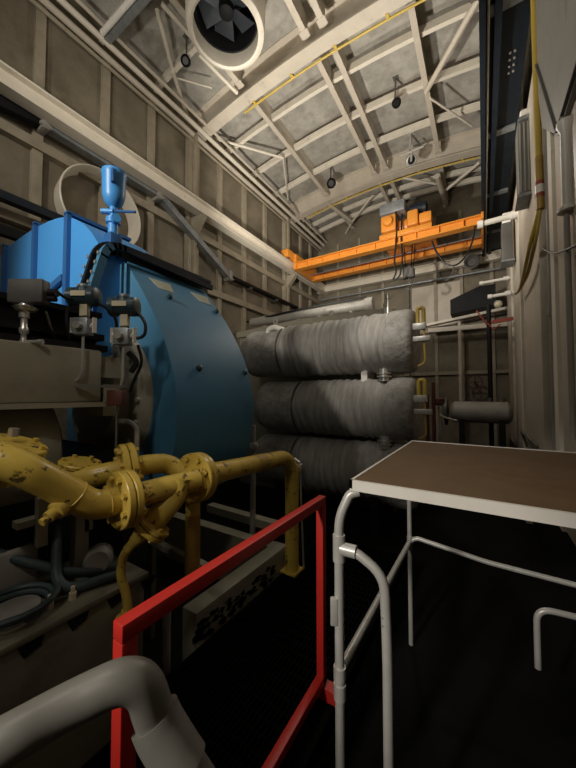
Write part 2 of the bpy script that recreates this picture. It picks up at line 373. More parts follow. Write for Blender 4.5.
obj('motor', M().lathe((cx+.05, Y1+.3, 6.3), (1, 0, 0), [(0, .1), (.03, .15), (.4, .15), (.43, .08)], 20), 'navy', h, 'dark blue motor')
hk = M()
for dx in (-.2, -.12, .1, .18): hk.tube([(cx+dx, 8.4, 5.7), (cx+dx*.6, 8.35, 4.75)], .012, 6)
obj('hoist_rope', hk, 'black', h)
hb = obj('hook_block', M().span(cx-.14, 8.28, 4.6, cx+.14, 8.46, 4.86, bev=.03).lathe((cx, 8.25, 4.73), (0, 1, 0), [(0, .12), (.24, .12)], 20), 'dgrey', h)
obj('hook', M().tube([(cx, 8.37, 4.62), (cx, 8.37, 4.5), (cx+.08, 8.37, 4.45), (cx+.09, 8.37, 4.36), (cx, 8.37, 4.3), (cx-.08, 8.37, 4.36)], .022, 8, .04), 'dgrey', hb)
tag(obj('pendant_cable', M().tube([P(396, 212, Y=7.93), P(397, 235, Y=7.9), P(394, 262, Y=7.9), P(397, 272, Y=7.93), P(392, 281, Y=7.93), P(400, 277, Y=7.93), P(403, 255, Y=7.93), P(401, 240, Y=7.93), P(402, 214, Y=7.93)], .022, 8, .25), 'rubber'), 'black pendant cable looping down in front of the orange hoist', 'cable')
tag(obj('festoon_cable', M().tube([P(432, 241, Y=7.93), P(436, 252, Y=7.93), P(446, 265, Y=7.93), P(456, 266, Y=7.93), P(466, 257, Y=7.93), P(473, 241, Y=7.93), P(475, 226, Y=7.93)], .02, 8, .3), 'rubber'), 'black festoon cable sagging under the orange crane girder at right', 'cable')
tag(obj('festoon_cable', M().tube([P(436, 266, Y=10.2), P(440, 278, Y=10.2), P(448, 281, Y=10.2), P(453, 272, Y=10.2), P(454, 265, Y=10.2)], .016, 8, .3), 'galv'), 'grey cable loop hanging on the far wall under the crane', 'cable')
t = thing('wall_horn', P(472, 263, Y=10.0), 'dark round siren on the far wall beside the runway girder', 'siren')
q = P(472, 263, Y=10.0)
obj('body', M().lathe(q, (0, -1, 0), [(-.2, .1), (0, .16), (.12, .2), (.14, .17), (.05, .1)], 20), 'dgrey', t)
obj('bracket', M().span(q.x-.04, q.y+.15, q.z-.04, q.x+.04, YF-.06, q.z+.04), 'dgrey', t)

# wall-hung tray on the left wall
x = XL+.17
t = thing('cable_tray', (x, 3.5, 4.4), 'grey cable tray stepping down along the left wall', 'cable tray')
a, b, c, d, e = [V((x, *p)) for p in ((-.2, 5.02), (1.74, 5.34), (3.52, 5.33), (5.42, 4.4), (8.6, 4.4))]
obj('tray_run', M().beam(a, b-V((0, .05, .01)), .12, .15), 'black', t, 'black painted run of tray')
obj('tray_run', M().beam(b, c, .14, .15).beam(b+V((.06, 0, .09)), c+V((.06, 0, .09)), .02, .05), 'galv', t)
obj('tray_run', M().beam(c, d, .14, .12), 'galv', t)
obj('tray_run', M().beam(d, e, .14, .07), 'black', t, 'black painted run of tray')
for q in (b, c, d): obj('clamp', M().box(q, (.22, .1, .24), bev=.02).tube([q+V((.1, -.07, -.08)), q+V((.1, .07, -.08))], .025, 8), 'grey', t)
for y in (6.2, 7.4): obj('bracket', M().span(XL+.0, y-.03, 4.3, x+.08, y+.03, 4.36), 'dgrey', t)

ry, rz_ = 2.52, 4.50
tag(obj('duct_ring', M().ring((XL, ry, rz_), (1, 0, 0), [(.005, .55), (.27, .585), (.285, .60), (.27, .615), (.005, .575)], 48), 'pale'), 'large pale sheet metal duct ring standing out from the left wall', 'duct ring')

# ------------------------------------------------------------------ right wall services
t = thing('yellow_conduit', (.5, 3.8, 2.9), 'yellow conduit running down the right wall into a flexible tail', 'conduit')
obj('conduit_pipe', M().tube([(.503, 3.86, 6.6), (.503, 3.86, 3.95)], .03, 12), 'cyellow', t)
obj('warning_sleeve', M().tube([(.503, 3.86, 3.95), (.503, 3.86, 3.42)], .036, 12), 'yrust', t, 'dirty yellow sleeve with white band')
obj('white_band', M().tube([(.503, 3.86, 3.66), (.503, 3.86, 3.58)], .038, 12), 'white', t)
obj('red_band', M().tube([(.503, 3.86, 3.70), (.503, 3.86, 3.66)], .038, 12), 'rred', t)
obj('red_band', M().tube([(.503, 3.86, 3.58), (.503, 3.86, 3.54)], .038, 12), 'rred', t)
for dx in (0, -.04):
    obj('flexible_tail', M().tube([(.503+dx*.3, 3.86, 3.44), (.47+dx, 3.95, 3.15), (.46+dx, 4.5, 3.0), (.44, 5.2, 3.02), (.42, 5.6, 3.08)], .018, 8, .2), 'cyellow', t)
t = thing('louvred_cabinet', (.48, 4.8, 4.0), 'grey ribbed metal cabinet high on the right wall beside the yellow conduit', 'cabinet')
obj('body', M().span(.41, 4.66, 4.03, .595, 4.95, 4.95, bev=.015), 'cab', t)
for k in range(4): obj('rib', M().span(.425+.04*k, 4.645, 4.06, .44+.04*k, 4.67, 4.92), 'grey', t)
obj('base_flange', M().span(.39, 4.63, 4.0, .6, 4.98, 4.035), 'galv', t)
obj('top_cap', M().span(.42, 4.64, 4.95, .59, 4.98, 5.0), 'galv', t)
obj('cap_lamp', M().span(.44, 4.66, 5.0, .56, 4.9, 5.1, bev=.02), 'white', t)
t = thing('louvred_cabinet', (.42, 7, 4.0), 'smaller dark grey ribbed cabinet on the right wall behind the larger one', 'cabinet')
obj('body', M().span(.33, 6.85, 4.05, .5, 7.15, 4.75, bev=.015), 'dgrey', t)
obj('base_flange', M().span(.31, 6.82, 4.02, .52, 7.18, 4.05), 'galv', t)
obj('top_cap', M().span(.35, 6.88, 4.75, .48, 7.12, 4.95, bev=.02), 'white', t)
t = thing('air_duct', (.5, 2.9, 3.5), 'big grey sheet metal duct in the upper right corner', 'duct')
obj('duct_body', M().prism([(.50, 2.3, 3.48), (.50, 2.95, 3.51), (.50, 3.6, 4.05), (.50, 3.76, 4.5), (.50, 3.76, 6.7), (.50, 2.3, 6.7)], (.095, 0, 0)), 'grey', t)
obj('shadow_crease', M().beam((.495, 2.95, 3.54), (.495, 3.75, 4.8), .015, .03, up=(1, 0, 0)).beam((.495, 2.3, 3.5), (.495, 2.95, 3.54), .015, .03, up=(1, 0, 0)), 'dgrey', t)  # dark strips paint the shadow line along the duct crease
t = thing('vent_pipe', (.5, 3.0, ZF), 'white pipe with cone fittings at the right edge of the frame', 'pipe')
obj('pipe', M().tube([(.50, 2.78, 1.3), (.50, 2.78, 3.55)], .018, 14), 'grey', t)
obj('cone', M().lathe((.51, 2.78, 2.85), (0, 0, 1), [(0, .06), (.02, .06), (.04, .035), (.55, .03), (.6, .05), (.63, .05)], 20), 'white', t)
tag(obj('wall_cable', M().tube([(.49, 3.80, 3.02), (.49, 3.2, 2.72), (.49, 2.7, 2.56), (.49, 2.2, 2.42)], .008, 6, .2), 'rubber'), 'thin black cable sagging from the yellow conduit across the right wall', 'cable')
t = thing('bent_bracket', (.48, 5.0, 1.1), 'small dark bent bracket low on the right wall panel', 'bracket')
obj('bar', M().tube([(.52, 5.65, .85), (.45, 5.65, 1.08), (.45, 4.7, 1.08), (.52, 4.6, 1.0)], .018, 8, .06), 'dgrey', t)
t = thing('valve_clamp', (.38, 7.8, 3.2), 'dull red clamp bracket on a dark pipe by the right wall', 'clamp')
obj('arm', M().beam((.05, 7.8, 3.12), (.54, 7.8, 3.16), .06, .07), 'rred', t)
obj('dark_pipe', M().tube([(.12, 7.8, ZF), (.12, 7.8, 3.5)], .045, 14), 'black', t)
obj('lever', M().tube([(.05, 7.75, 3.14), (-.1, 7.7, 3.4)], .015, 6).tube([(.1, 7.75, 3.1), (.2, 7.7, 2.95), (.32, 7.7, 3.05)], .015, 6), 'rred', t)

# far wall shelf, box and small tank
t = thing('wall_shelf', (-.3, 9.9, 3.7), 'pale steel shelf beam carrying a black box at the far right', 'shelf')
obj('beam', M().beam((-1.5, 9.85, 3.62), (.55, 9.85, 3.85), .2, .07), 'pale', t)
obj('lower_beam', M().beam((-1.35, 9.9, 3.48), (.55, 9.9, 3.45), .12, .12), 'cream', t)
obj('strut', M().tube([(-.54, 9.9, 3.65), (-.54, 9.9, ZF)], .05, 10), 'cream', t)
tag(obj('black_box', M().prism([(-.72, 9.35, 3.76), (-.1, 9.35, 3.83), (.0, 9.35, 3.84), (.3, 9.35, 3.87), (.3, 9.35, 4.4), (-.05, 9.35, 4.4), (-.72, 9.35, 4.15)], (0, .75, 0)), 'black'), 'black equipment box sitting on the far pale shelf beam', 'box')
t = thing('small_lamp', P(498, 305, Y=9.2), 'small bulkhead lamp with pale lens beside the black box', 'light')
q = P(498, 304, Y=9.2)
obj('lens', M().lathe(q, (0, -1, 0), [(0, .07), (.06, .06), (.09, .02)], 16), 'tag', t)
obj('guard', M().ring(q, (0, -1, 0), [(-.02, .085), (.02, .09), (.02, .075), (-.02, .075)], 16).span(q.x-.06, q.y+.01, q.z-.05, q.x+.06, q.y+.16, q.z+.05), 'steel', t)
t = thing('horizontal_tank', (-.05, 7.6, 0), 'small grey horizontal tank low against the far right corner', 'tank')
obj('shell', M().lathe((-.62, 7.6, 1.24), (1, 0, 0), [(0, .08), (.02, .17), (.08, .22), (1.02, .22), (1.08, .17), (1.1, .08)], 28), 'grey', t)
obj('end_flange', M().ring((-.72, 7.6, 1.24), (1, 0, 0), [(0, .29), (.05, .29), (.05, .1), (0, .1)], 28), 'dgrey', t)
for xx in (-.4, .3): obj('saddle', M().span(xx-.05, 7.42, ZF, xx+.05, 7.78, 1.1), 'black', t)
for xx in (-.15, .1, .32): obj('nozzle', M().tube([(xx, 7.6, 1.44), (xx, 7.6, 1.54)], .04, 10), 'dgrey', t)
tag(obj('machine_plinth', M().span(-.75, 7.2, ZF, .5, 8.1, .82, bev=.02), 'black'), 'black machine plinth under the small grey tank', 'plinth') if 0 else None
t = thing('valve_stand', (-.75, 6.6, ZF), 'steel valve stand with lever in front of the small grey tank', 'valve')
obj('stem', M().tube([(-.72, 6.6, ZF), (-.72, 6.6, 1.45)], .03, 10), 'steel', t)
obj('lever', M().tube([(-.72, 6.55, 1.22), (-.6, 6.5, 1.17), (-.42, 6.45, 1.13)], .018, 8), 'steel', t)
obj('bonnet', M().lathe((-.72, 6.6, 1.4), (0, 0, 1), [(0, .05), (.03, .09), (.12, .09), (.14, .04)], 14), 'brick', t)
for xx, lab in ((-.98, 'maroon vertical pipe left of the steel valve stand'), (-.86, 'maroon vertical pipe close beside the steel valve stand')):
    tag(obj('standpipe', M().tube([(xx, 6.9, ZF), (xx, 6.9, 1.6+.25*(xx > -.9))], .035, 10), 'brick'), lab, 'pipe')
t = thing('hand_wheel', (-.2, 10.2, 1.9), 'dark valve handwheel on the far wall above the small tank', 'valve')
obj('wheel', M().ring((-.2, 10.05, 1.95), (0, -1, 0), [(-.02, .2), (.02, .2), (.02, .16), (-.02, .16)], 20).box((-.2, 10.05, 1.95), (.36, .03, .03)).box((-.2, 10.05, 1.95), (.03, .03, .36)), 'brick', t)
obj('stem', M().tube([(-.2, 10.05, 1.95), (-.2, YF-.02, 1.95)], .03, 8), 'brick', t)

# ------------------------------------------------------------------ insulated tanks
YT = 4.70
def tank(zc, x0, x1, lab, seed, R=.44):
    t = thing('insulated_tank', ((x0+x1)/2, YT, zc-R), lab, 'tank', 'stacked insulated tanks')
    rnd = random.Random(seed)
    def rip(amp, f):
        return lambda tt, a: amp*(noise.noise(V((tt*f+seed*7.3, math.cos(a)*1.0, math.sin(a)*1.0)))*1.1 + .5*noise.noise(V((tt*f*2.3+seed, math.cos(a)*2.5, math.sin(a)*2.5))))
    xb = x0+.95; xc = x1-.34
    def seg(xa, xb_, r, n, ends=(0, 0)):
        L = xb_-xa; pr = []
        for i in range(n+1):
            s = i/n; rr = r
            pr.append((s*L, rr))
        if ends[0]: pr = [(.0, .04), (.03, r*.55), (.09, r*.82), (.2, r*.97)]+[p for p in pr if p[0] > .26]
        if ends[1]: pr = [p for p in pr if p[0] < L-.1]+[(L-.05, r*.985), (L-.015, r*.93), (L, r*.85), (L+.004, r*.5), (L-.03, .02)]
        return pr
    r0 = rip(.014, 5)
    wrap = lambda tt, a: r0(tt, a)+.014*math.sin(tt*48+2.2*noise.noise(V((tt*3+seed, math.cos(a)*.8, math.sin(a)*.8)))*3)*(.4+.6*abs(noise.noise(V((tt*2.2, math.cos(a)+seed, math.sin(a))))*2))
    obj('end_blanket', M().lathe((x0, YT, zc), (1, 0, 0), seg(x0, xb, R*.985, 24, (1, 0)), 48, rip(.018, 5)), 'clothe', t)
    obj('wrapped_blanket', M().lathe((xb-.01, YT, zc), (1, 0, 0), seg(xb, xc, R, 150), 64, wrap), 'cloth', t)
    obj('end_blanket', M().lathe((xc-.02, YT, zc), (1, 0, 0), seg(xc, x1, R*1.035, 16, (0, 1)), 48, rip(.014, 6)), 'clothe', t)
    obj('strap', M().ring((xc-.015, YT, zc), (1, 0, 0), [(-.008, R-.02), (-.008, R+.014), (.008, R+.014), (.008, R-.02)], 48), 'grey', t)
    obj('strap', M().ring((xb-.01, YT, zc), (1, 0, 0), [(-.012, R-.02), (-.012, R+.012), (.012, R+.012), (.012, R-.02)], 48), 'dgrey', t)
    return t
tank(2.365, -3.86, -.78, 'topmost of three stacked grey cloth wrapped tanks', 1)
tank(1.40, -3.55, -.78, 'middle of three stacked grey cloth wrapped tanks', 2)
tank(.455, -3.60, -.78, 'lowest of three stacked grey cloth wrapped tanks', 3)
for za, lab, xx in ((1.885, 'silver flanged stub between the top and middle wrapped tanks', -1.2), (.93, 'silver flanged stub between the middle and lowest wrapped tanks', -1.2)):
    t = thing('connecting_stub', (xx, YT-.15, za-.06), lab, 'pipe fitting')
    obj('neck', M().tube([(xx, YT-.2, za-.09), (xx, YT-.2, za+.09)], .07, 16), 'steel', t)
    for dz in (-.022, .022): obj('flange', M().lathe((xx, YT-.2, za+dz-.009), (0, 0, 1), [(0, .105), (.018, .105)], 20), 'steel', t)
tag(obj('support_block', M().span(-1.55, YT-.17, 1.80, -1.46, YT+.17, 1.97), 'white'), 'white support block wedged between the top and middle wrapped tanks', 'support')
for z in (2.365, 1.40):
    lab = 'yellow topped gauge glass on the end of the %s wrapped tank' % ('top' if z > 2 else 'middle')
    g = thing('level_gauge', (-.62, YT-.2, z-.1), lab, 'gauge'); yy = YT-.25
    obj('yellow_hoop', M().tube([(-.735, yy, z+.16), (-.735, yy, z+.40), (-.66, yy, z+.40), (-.66, yy, z+.16)], .026, 10, .05), 'cyellow', g)
    obj('upper_block', M().box((-.715, yy, z+.15), (.17, .08, .09), bev=.01), 'silver', g); obj('lower_block', M().box((-.69, yy, z-.02), (.23, .1, .07), bev=.01), 'silver', g)
    obj('pipe', M().tube([(-.66, yy, z+.15), (-.66, yy, z-.02), (-.65, yy, z-.34), (-.74, yy, z-.38)], .012, 8, .05), 'cyellow', g)
for xx, lab in ((-2.9, 'black steel saddle stand under the left end of the stacked tanks'), (-1.3, 'black steel saddle stand under the right end of the stacked tanks')):
    s = M().span(xx-.06, YT-.4, ZF, xx+.06, YT+.4, -.02)
    s.prism([(xx-.06, YT-.4, -.06), (xx-.06, YT-.4, .2), (xx-.06, YT-.25, .07), (xx-.06, YT, -.005), (xx-.06, YT+.25, .07), (xx-.06, YT+.4, .2), (xx-.06, YT+.4, -.06)], (.12, 0, 0))
    tag(obj('saddle_stand', s, 'black'), lab, 'stand')
t = thing('elbow_pipe', (-3.7, 4.6, 2.4), 'pale bent pipe rising out of the top wrapped tank end', 'pipe')
obj('pipe', M().tube([P(268, 342, Y=4.45), P(268, 330, Y=4.45), P(274, 327, Y=4.45), P(284, 330, Y=4.5)], .045, 12, .05), 'white', t)
# grey casing behind the tanks, and its pipe
t = thing('cooler_casing', (-3.2, 5.6, ZF), 'long grey cooler casing standing behind the stacked wrapped tanks', 'casing')
obj('body', M().span(-4.55, 5.25, ZF, -1.25, 6.1, 2.86, bev=.02), 'mgrey', t)
obj('top_flange', M().prism([(-4.6, 5.2, 2.86), (-1.2, 5.2, 2.86), (-1.2, 5.2, 3.0), (-1.4, 5.2, 3.04), (-3.0, 5.2, 3.07), (-4.6, 5.2, 2.98)], (0, .95, 0)), 'mgrey', t)
for xx in (-3.6, -2.35, -1.35): obj('lifting_lug', M().ring((xx, 5.24, 3.1), (0, 1, 0), [(0, .06), (.02, .06), (.02, .025), (0, .025)], 16).span(xx-.05, 5.235, 2.98, xx+.05, 5.265, 3.06), 'grey', t)
t = thing('overhead_pipe', (-3, 6.0, 3.06), 'grey horizontal pipe on stub posts above the cooler casing', 'pipe')
q0, q1 = P(252, 309, Y=5.8), P(372, 298, Y=5.8); q1.z = q0.z = 3.32
obj('pipe', M().tube([q0, q1], .1, 16), 'grey', t)
obj('end_cap', M().tube([q1-V((.12, 0, 0)), q1+V((.03, 0, 0))], .13, 16), 'grey', t)
for s in (.45, .62, .86):
    q = q0.lerp(q1, s); obj('post', M().tube([q, V((q.x, q.y, 3.0))], .055, 10), 'grey', t)
tag(obj('dark_cable', M().tube([q0+V((-.2, .05, .05)), q0.lerp(q1, .3)+V((0, -.13, .06)), q0.lerp(q1, .6)+V((0, -.13, .1)), q1+V((-.1, -.05, .14))], .025, 8, .2), 'rubber'), 'black cable lying along the grey pipe above the cooler casing', 'cable')
tag(obj('relief_valve', M().tube([P(388, 318, Y=4.7), P(388, 294, Y=4.7)], .03, 10).tube([P(388, 316, Y=4.7), P(388, 308, Y=4.7)], .055, 10).tube([P(388, 299, Y=4.7), P(388, 296, Y=4.7)], .045, 10), 'steel'), 'slim steel relief valve standing on the top wrapped tank', 'valve')

# ------------------------------------------------------------------ blue casing
prof = [(-2.24, 2.60), (-2.02, 2.34), (-1.86, 2.12), (-1.745, 1.92), (-1.665, 1.72), (-1.635, 1.52), (-1.65, 1.30), (-1.71, 1.08), (-1.82, .93), (-1.97, .82), (-2.18, .74), (-2.45, .70), (-2.8, .72), (-3.0, .75), (-3.1, 1.0), (-3.1, 2.6)]
def smooth(pr, it=2):
    for _ in range(it):
        q = []
        for i in range(len(pr)):
            a, b = V(pr[i]), V(pr[(i+1) % len(pr)])
            q += [a*.75+b*.25, a*.25+b*.75]
        pr = q
    return pr
head, tail = prof[:13], prof[13:]
sm = [V(head[0])]
for i in range(1, len(head)-1):     # Catmull-Rom through the profile
    pass
def crom(pts, n=5):
    o = []
    for i in range(len(pts)-1):
        p0, p1, p2, p3 = [V(pts[max(0, min(len(pts)-1, i+k))]) for k in (-1, 0, 1, 2)]
        for k in range(n):
            s = k/n
            o.append(.5*((2*p1)+(p2-p0)*s+(2*p0-5*p1+4*p2-p3)*s*s+(3*p1-p0-3*p2+p3)*s**3))
    return o+[V(pts[-1])]
full = crom(prof[:15])+[V(prof[15])]
t = thing('blue_drum_casing', (-2.4, 1.67, .2), 'big steel blue curved drum casing at the left', 'casing')
YN, YE = 1.29, 2.06
sh = M().prism([(p.x, YN, p.y) for p in full], (0, YE-YN, 0))
es = [e for e in sh.bm.edges if abs(e.verts[0].co.y-e.verts[1].co.y) < 1e-5 and e.verts[0].co.y < YN+.01]
bmesh.ops.bevel(sh.bm, geom=es, offset=.02, segments=3, affect='EDGES')
obj('shell', sh, 'steelblue', t)
cy_, cz_ = -2.40, 1.57
obj('bearing_flange', M().ring((cy_, YN-.05, cz_), (0, 1, 0), [(0, .50), (.055, .53), (.055, .34), (0, .34)], 48), 'mgrey', t)
fl = obj('bearing_end', M().lathe((cy_, YN-.16, cz_), (0, 1, 0), [(0, .2), (.03, .3), (.16, .36)], 40), 'mgrey', t)
for k in range(18):
    a = 2*PI*k/18; obj('bolt', M().hexa((cy_+.445*math.cos(a), YN-.05, cz_+.445*math.sin(a)), (0, -1, 0), .018, .022), 'steel', fl)
for (x_, z_) in ((-2.02, 2.34), (-1.69, 1.78)):
    for yy in (YN+.22, YE-.06):
        obj('plug', M().lathe((x_+.0, yy, z_+.0), (.75, 0, .45), [(0, .022), (.03, .02), (.035, .01)], 12), 'teal', t)
for (x_, z_, y0, y1) in ((-2.11, 2.445, 1.42, 1.62), (-2.11, 2.445, 1.82, 2.02)):
    nx = V((.77, 0, .64)); c = V((x_, 0, z_))
    d = V((.64, 0, -.77))
    obj('paint_patch', M().prism([c+V((0, y0, 0))+nx*.003-d*.06, c+V((0, y1, 0))+nx*.003-d*.07, c+V((0, y1-.02, 0))+nx*.003+d*.05, c+V((0, y0+.05, 0))+nx*.003+d*.045], nx*.003), 'patch', t, 'bare primer patch in the paint')
# dark flange joint on top and down the near side
J = [V((-2.2, YE+.04, 2.62)), V((-2.2, 1.13, 2.66)), V((-2.2, .99, 2.1)), V((-2.2, .915, 1.8))]
Jf = fillet(J, .12, 6)
def rail(off, w, hh, part=None):
    m = M(); sg = list(zip(Jf, Jf[1:]))
    for a, b in (sg[:4] if part == 'top' else sg[4:] if part == 'side' else sg):
        e_ = (b-a).normalized()*.008
        m.beam(a-e_+V((off, 0, 0)), b+e_+V((off, 0, 0)), hh, w, up=(1, 0, 0))
    return m
obj('joint_flange', rail(.02, .03, .045, 'top'), 'navy', t)  # top run coloured navy to put its shadowed side into the paint
jn = obj('joint_flange', rail(.02, .045, .05, 'side'), 'steelblue', t)
lipo = obj('joint_lip', rail(-.115, .055, .06), 'blue', t)
obj('gasket', rail(-.05, .03, .09), 'rubber', t)
obj('top_rail', M().span(-2.40, 1.3, 2.665, -2.19, YE+.05, 2.69).span(-2.34, 1.5, 2.69, -2.3, YE+.05, 2.75), 'navy', t)
for i in range(9):
    s = i/8; q = V((-2.18, 1.085, 2.56)).lerp(V((-2.18, .93, 1.98)), s); obj('bolt', M().hexa(q, (0, -1, 0), .011, .018), 'steel', jn)
for i in range(9):
    s = i/8; q = V((-2.315, 1.08, 2.56)).lerp(V((-2.315, .93, 1.98)), s); obj('bolt', M().hexa(q, (0, -1, 0), .011, .018), 'steel', lipo)
# bright blue hood
t = thing('blue_hood', (-3.3, 1.6, 1.6), 'bright blue ribbed sheet metal hood with rounded shoulder left of the drum', 'hood')
top = [(-4.5, 3.02), (-4.1, 3.09), (-3.6, 3.11), (-3.1, 3.08), (-2.8, 3.02), (-2.6, 2.93), (-2.44, 2.82), (-2.30, 2.68)]
hp = crom(top, 4)
hy = lambda p: 1.13
pts = [(p.x, 1.13, p.y) for p in hp]+[(-2.30, 1.13, 1.6), (-4.5, 1.13, 1.6)]
obj('shell', M().prism(pts, (0, .5, 0)), 'blue', t)
for x_, zt in ((-2.74, 3.02), (-3.36, 3.12), (-4.1, 3.11)):
    obj('rib', M().span(x_-.028, 1.10, 1.6, x_+.028, 1.13, zt).span(x_-.028, 1.10, zt-.01, x_+.028, 1.62, zt+.015), 'dblue', t)
obj('diagonal_strut', M().beam((-2.78, 1.11, 2.52), (-3.5, 1.11, 2.36), .03, .05), 'dblue', t)
obj('diagonal_strut', M().beam((-3.5, 1.11, 2.36), (-4.2, 1.11, 2.2), .03, .05), 'dblue', t)
# oiler cup
oc = P(113, 237, Y=1.25); ox, oy = oc.x, oc.y
t = thing('filler_cup', (ox, oy, 2.66), 'blue cup shaped filler valve standing on top of the hood', 'valve')
h0 = V((ox, oy, 0)); zz = lambda py: 1.6+((384-py)/FPX*h0.dot(FW)-h0.dot(UP))/(UP.z-(384-py)/FPX*FW.z)
obj('cup', M().lathe((ox, oy, 0), (0, 0, 1), [(zz(208), .026), (zz(206), .045), (zz(202), .066), (zz(196), .077), (zz(177), .082), (zz(175), .088), (zz(173), .084), (zz(175), .072), (zz(179), .068)], 28), 'blue', t)
obj('stem', M().lathe((ox, oy, 0), (0, 0, 1), [(zz(238), .035), (zz(225), .035), (zz(224), .05), (zz(219), .05), (zz(218), .028), (zz(208), .028), (zz(206), .045), (zz(203), .03)], 20), 'blue', t)
obj('valve_body', M().tube([(ox-.07, oy+.02, zz(222)), (ox+.08, oy-.02, zz(222))], .032, 12).tube([(ox-.05, oy-.06, zz(213)), (ox+.02, oy-.01, zz(213))], .02, 10), 'blue', t)
obj('handle', M().tube([(ox+.02, oy, zz(212)), (ox+.2, oy+.05, zz(217))], .01, 8), 'dblue', t)
obj('side_lug', M().box((ox+.075, oy-.045, zz(183)), (.03, .03, .1), bev=.005), 'dblue', t)
obj('foot', M().span(ox-.05, oy-.045, 2.66, ox+.05, oy+.045, zz(235), bev=.008), 'dblue', t)

tag(obj('cable_channel', M().span(-4.75, YB+.3, 4.02, -4.55, 2.15, 4.12).span(-4.75, YB+.3, 3.82, -4.6, 2.15, 3.86), 'black'), 'black cable channel hung along the wall behind the blue hood', 'cable channel') if 0 else None
t = thing('cable_channel', (-4.6, .8, 3.7), 'black cable channel along the wall behind the bright blue hood', 'cable channel')
A, B = P(-20, 187, X=-4.9), P(52, 219, X=-4.9); B.z = A.z
obj('channel', M().beam(A, V((-4.9, 2.6, A.z)), .12, .1), 'navy', t)
obj('lower_channel', M().beam(A-V((0, 0, .42)), V((-4.9, 2.6, A.z-.42)), .1, .12), 'black', t)
for y in (.9, 2.2): obj('hanger', M().span(-5.2, y-.03, A.z-.48, -4.9, y+.03, A.z-.44).span(-5.2, y-.03, A.z-.06, -4.9, y+.03, A.z-.03), 'dgrey', t)

# ------------------------------------------------------------------ machine at left
t = thing('concrete_kerb', (-1.65, 1.95, ZF), 'pale concrete kerb with peeling paint along the walkway', 'kerb')
obj('body', M().span(-1.72, 1.42, ZF, -1.585, 2.52, .2, bev=.012).span(-3.2, 2.40, ZF, -1.60, 2.52, .19), 'mgrey', t)
rr = random.Random(4)
for k in range(60):
    y = 1.43+.85*rr.random()**1.4; z = .01+.12*rr.random()
    obj('peeled_patch', M().prism([(-1.584, y+.045*rr.random()*math.cos(a)+.006*math.cos(a), z+.022*math.sin(a)*(.2+rr.random())) for a in [2*PI*i/7 for i in range(7)]], (.004, 0, 0)), 'black', t)
t = thing('base_frame', (-2.2, 2.65, .2), 'pale steel base beam crossing behind the plinth', 'beam')
obj('beam', M().beam(P(210, 507, Y=2.66), P(286, 529, Y=2.66), .1, .08), 'mgrey', t)
t = thing('base_frame', (-1.9, 1.7, ZF), 'pale angle bar low in the dark between the downpipe and the drum', 'beam')
q, q2 = P(152, 541, Z=.44), P(214, 571, Z=.44)
obj('bar', M().beam(q, q2, .05, .04), 'mgrey', t)
obj('post', M().span(q.x-.02, q.y-.02, ZF, q.x+.03, q.y+.02, .42), 'mdark', t)
q = P(167, 600, D=1.9)
tag(obj('standpipe', M().tube([V((q.x, q.y, ZF)), V((q.x, q.y, q.z+.05))], .025, 12), 'grey'), 'short grey pipe in the dark below the angled yellow flange', 'pipe')
t = thing('machine_casing', (-2.3, .3, ZF), 'grey machine casing ledge behind the instruments', 'casing')
obj('upper_ledge', M().span(-2.75, -1.2, 1.56, -1.82, .93, 1.85, bev=.015), 'mgrey', t)
obj('ledge_lip', M().span(-2.7, -1.2, 1.535, -1.80, .95, 1.56), 'mgrey', t)
obj('rounded_body', M().lathe((-2.25, -1.2, 1.28), (0, 1, 0), [(0, .36), (1.9, .36), (1.98, .33), (2.02, .25)], 40), 'mgrey', t)
obj('end_block', M().span(-2.1, .95, 1.48, -1.84, 1.04, 1.66).span(-1.95, .93, 1.7, -1.85, 1.05, 1.82), 'mgrey', t)
obj('dark_trim', M().span(-2.5, -1.2, 1.85, -1.86, .98, 1.885).span(-2.5, -1.2, 1.92, -1.9, .98, 1.955).span(-2.5, -1.2, 1.885, -1.96, .96, 1.92).span(-2.5, -1.2, 1.955, -1.97, .96, 2.06).span(-2.5, -1.2, 2.06, -1.93, .98, 2.09), 'black', t)
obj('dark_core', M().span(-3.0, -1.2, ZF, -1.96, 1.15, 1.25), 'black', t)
t = thing('crankcase', (-2.0, .2, .2), 'low dark grey crankcase with a row of dark slots at the lower left', 'machine')
obj('body', M().span(-1.95, -1.2, ZF, -1.5, 1.0, .655, bev=.01), 'mdark', t)
obj('top_plate', M().span(-1.96, -1.2, .655, -1.485, 1.015, .685, bev=.006), 'mdark', t)
for k in range(8):
    y = -.18+.165*k
    obj('slot', M().prism([(-1.499, y, .648), (-1.499, y+.085, .648), (-1.499, y+.075, .615), (-1.499, y+.02, .598)], (.004, 0, 0)), 'black', t)
# dark clutter on the crankcase
t = thing('pressure_gauge', P(30, 603, D=1.35), 'blue grey dial and coiled tube lying on the crankcase top', 'gauge')
q = V((-1.66, .52, .69))
obj('dial', M().lathe(q, (0, 0, 1), [(0, .085), (.03, .085), (.035, .07)], 28), 'grey', t)
obj('coil', M().tube([q+V(((.11+.004*k/4)*math.cos(k*.4), (.11+.004*k/4)*math.sin(k*.4), .02+.0012*k)) for k in range(36)], .012, 8), 'hose', t)
t = thing('oil_filter', (-1.75, .8, .69), 'grey round oil filter with bracket on the crankcase', 'filter')
obj('can', M().lathe((-1.68, .86, .76), (.8, -.5, .2), [(-.1, .05), (-.08, .065), (.04, .065), (.06, .05)], 24), 'grey', t)
obj('bracket', M().span(-1.80, .78, .685, -1.74, .84, 1.0).span(-1.82, .55, 1.0, -1.76, .88, 1.03), 'mgrey', t)
t = thing('cover_plate', (-1.8, .45, .69), 'grey cast cover standing behind the coiled tube', 'cover')
obj('cover', M().box((-1.82, .55, .80), (.05, .2, .2), bev=.02), 'grey', t)
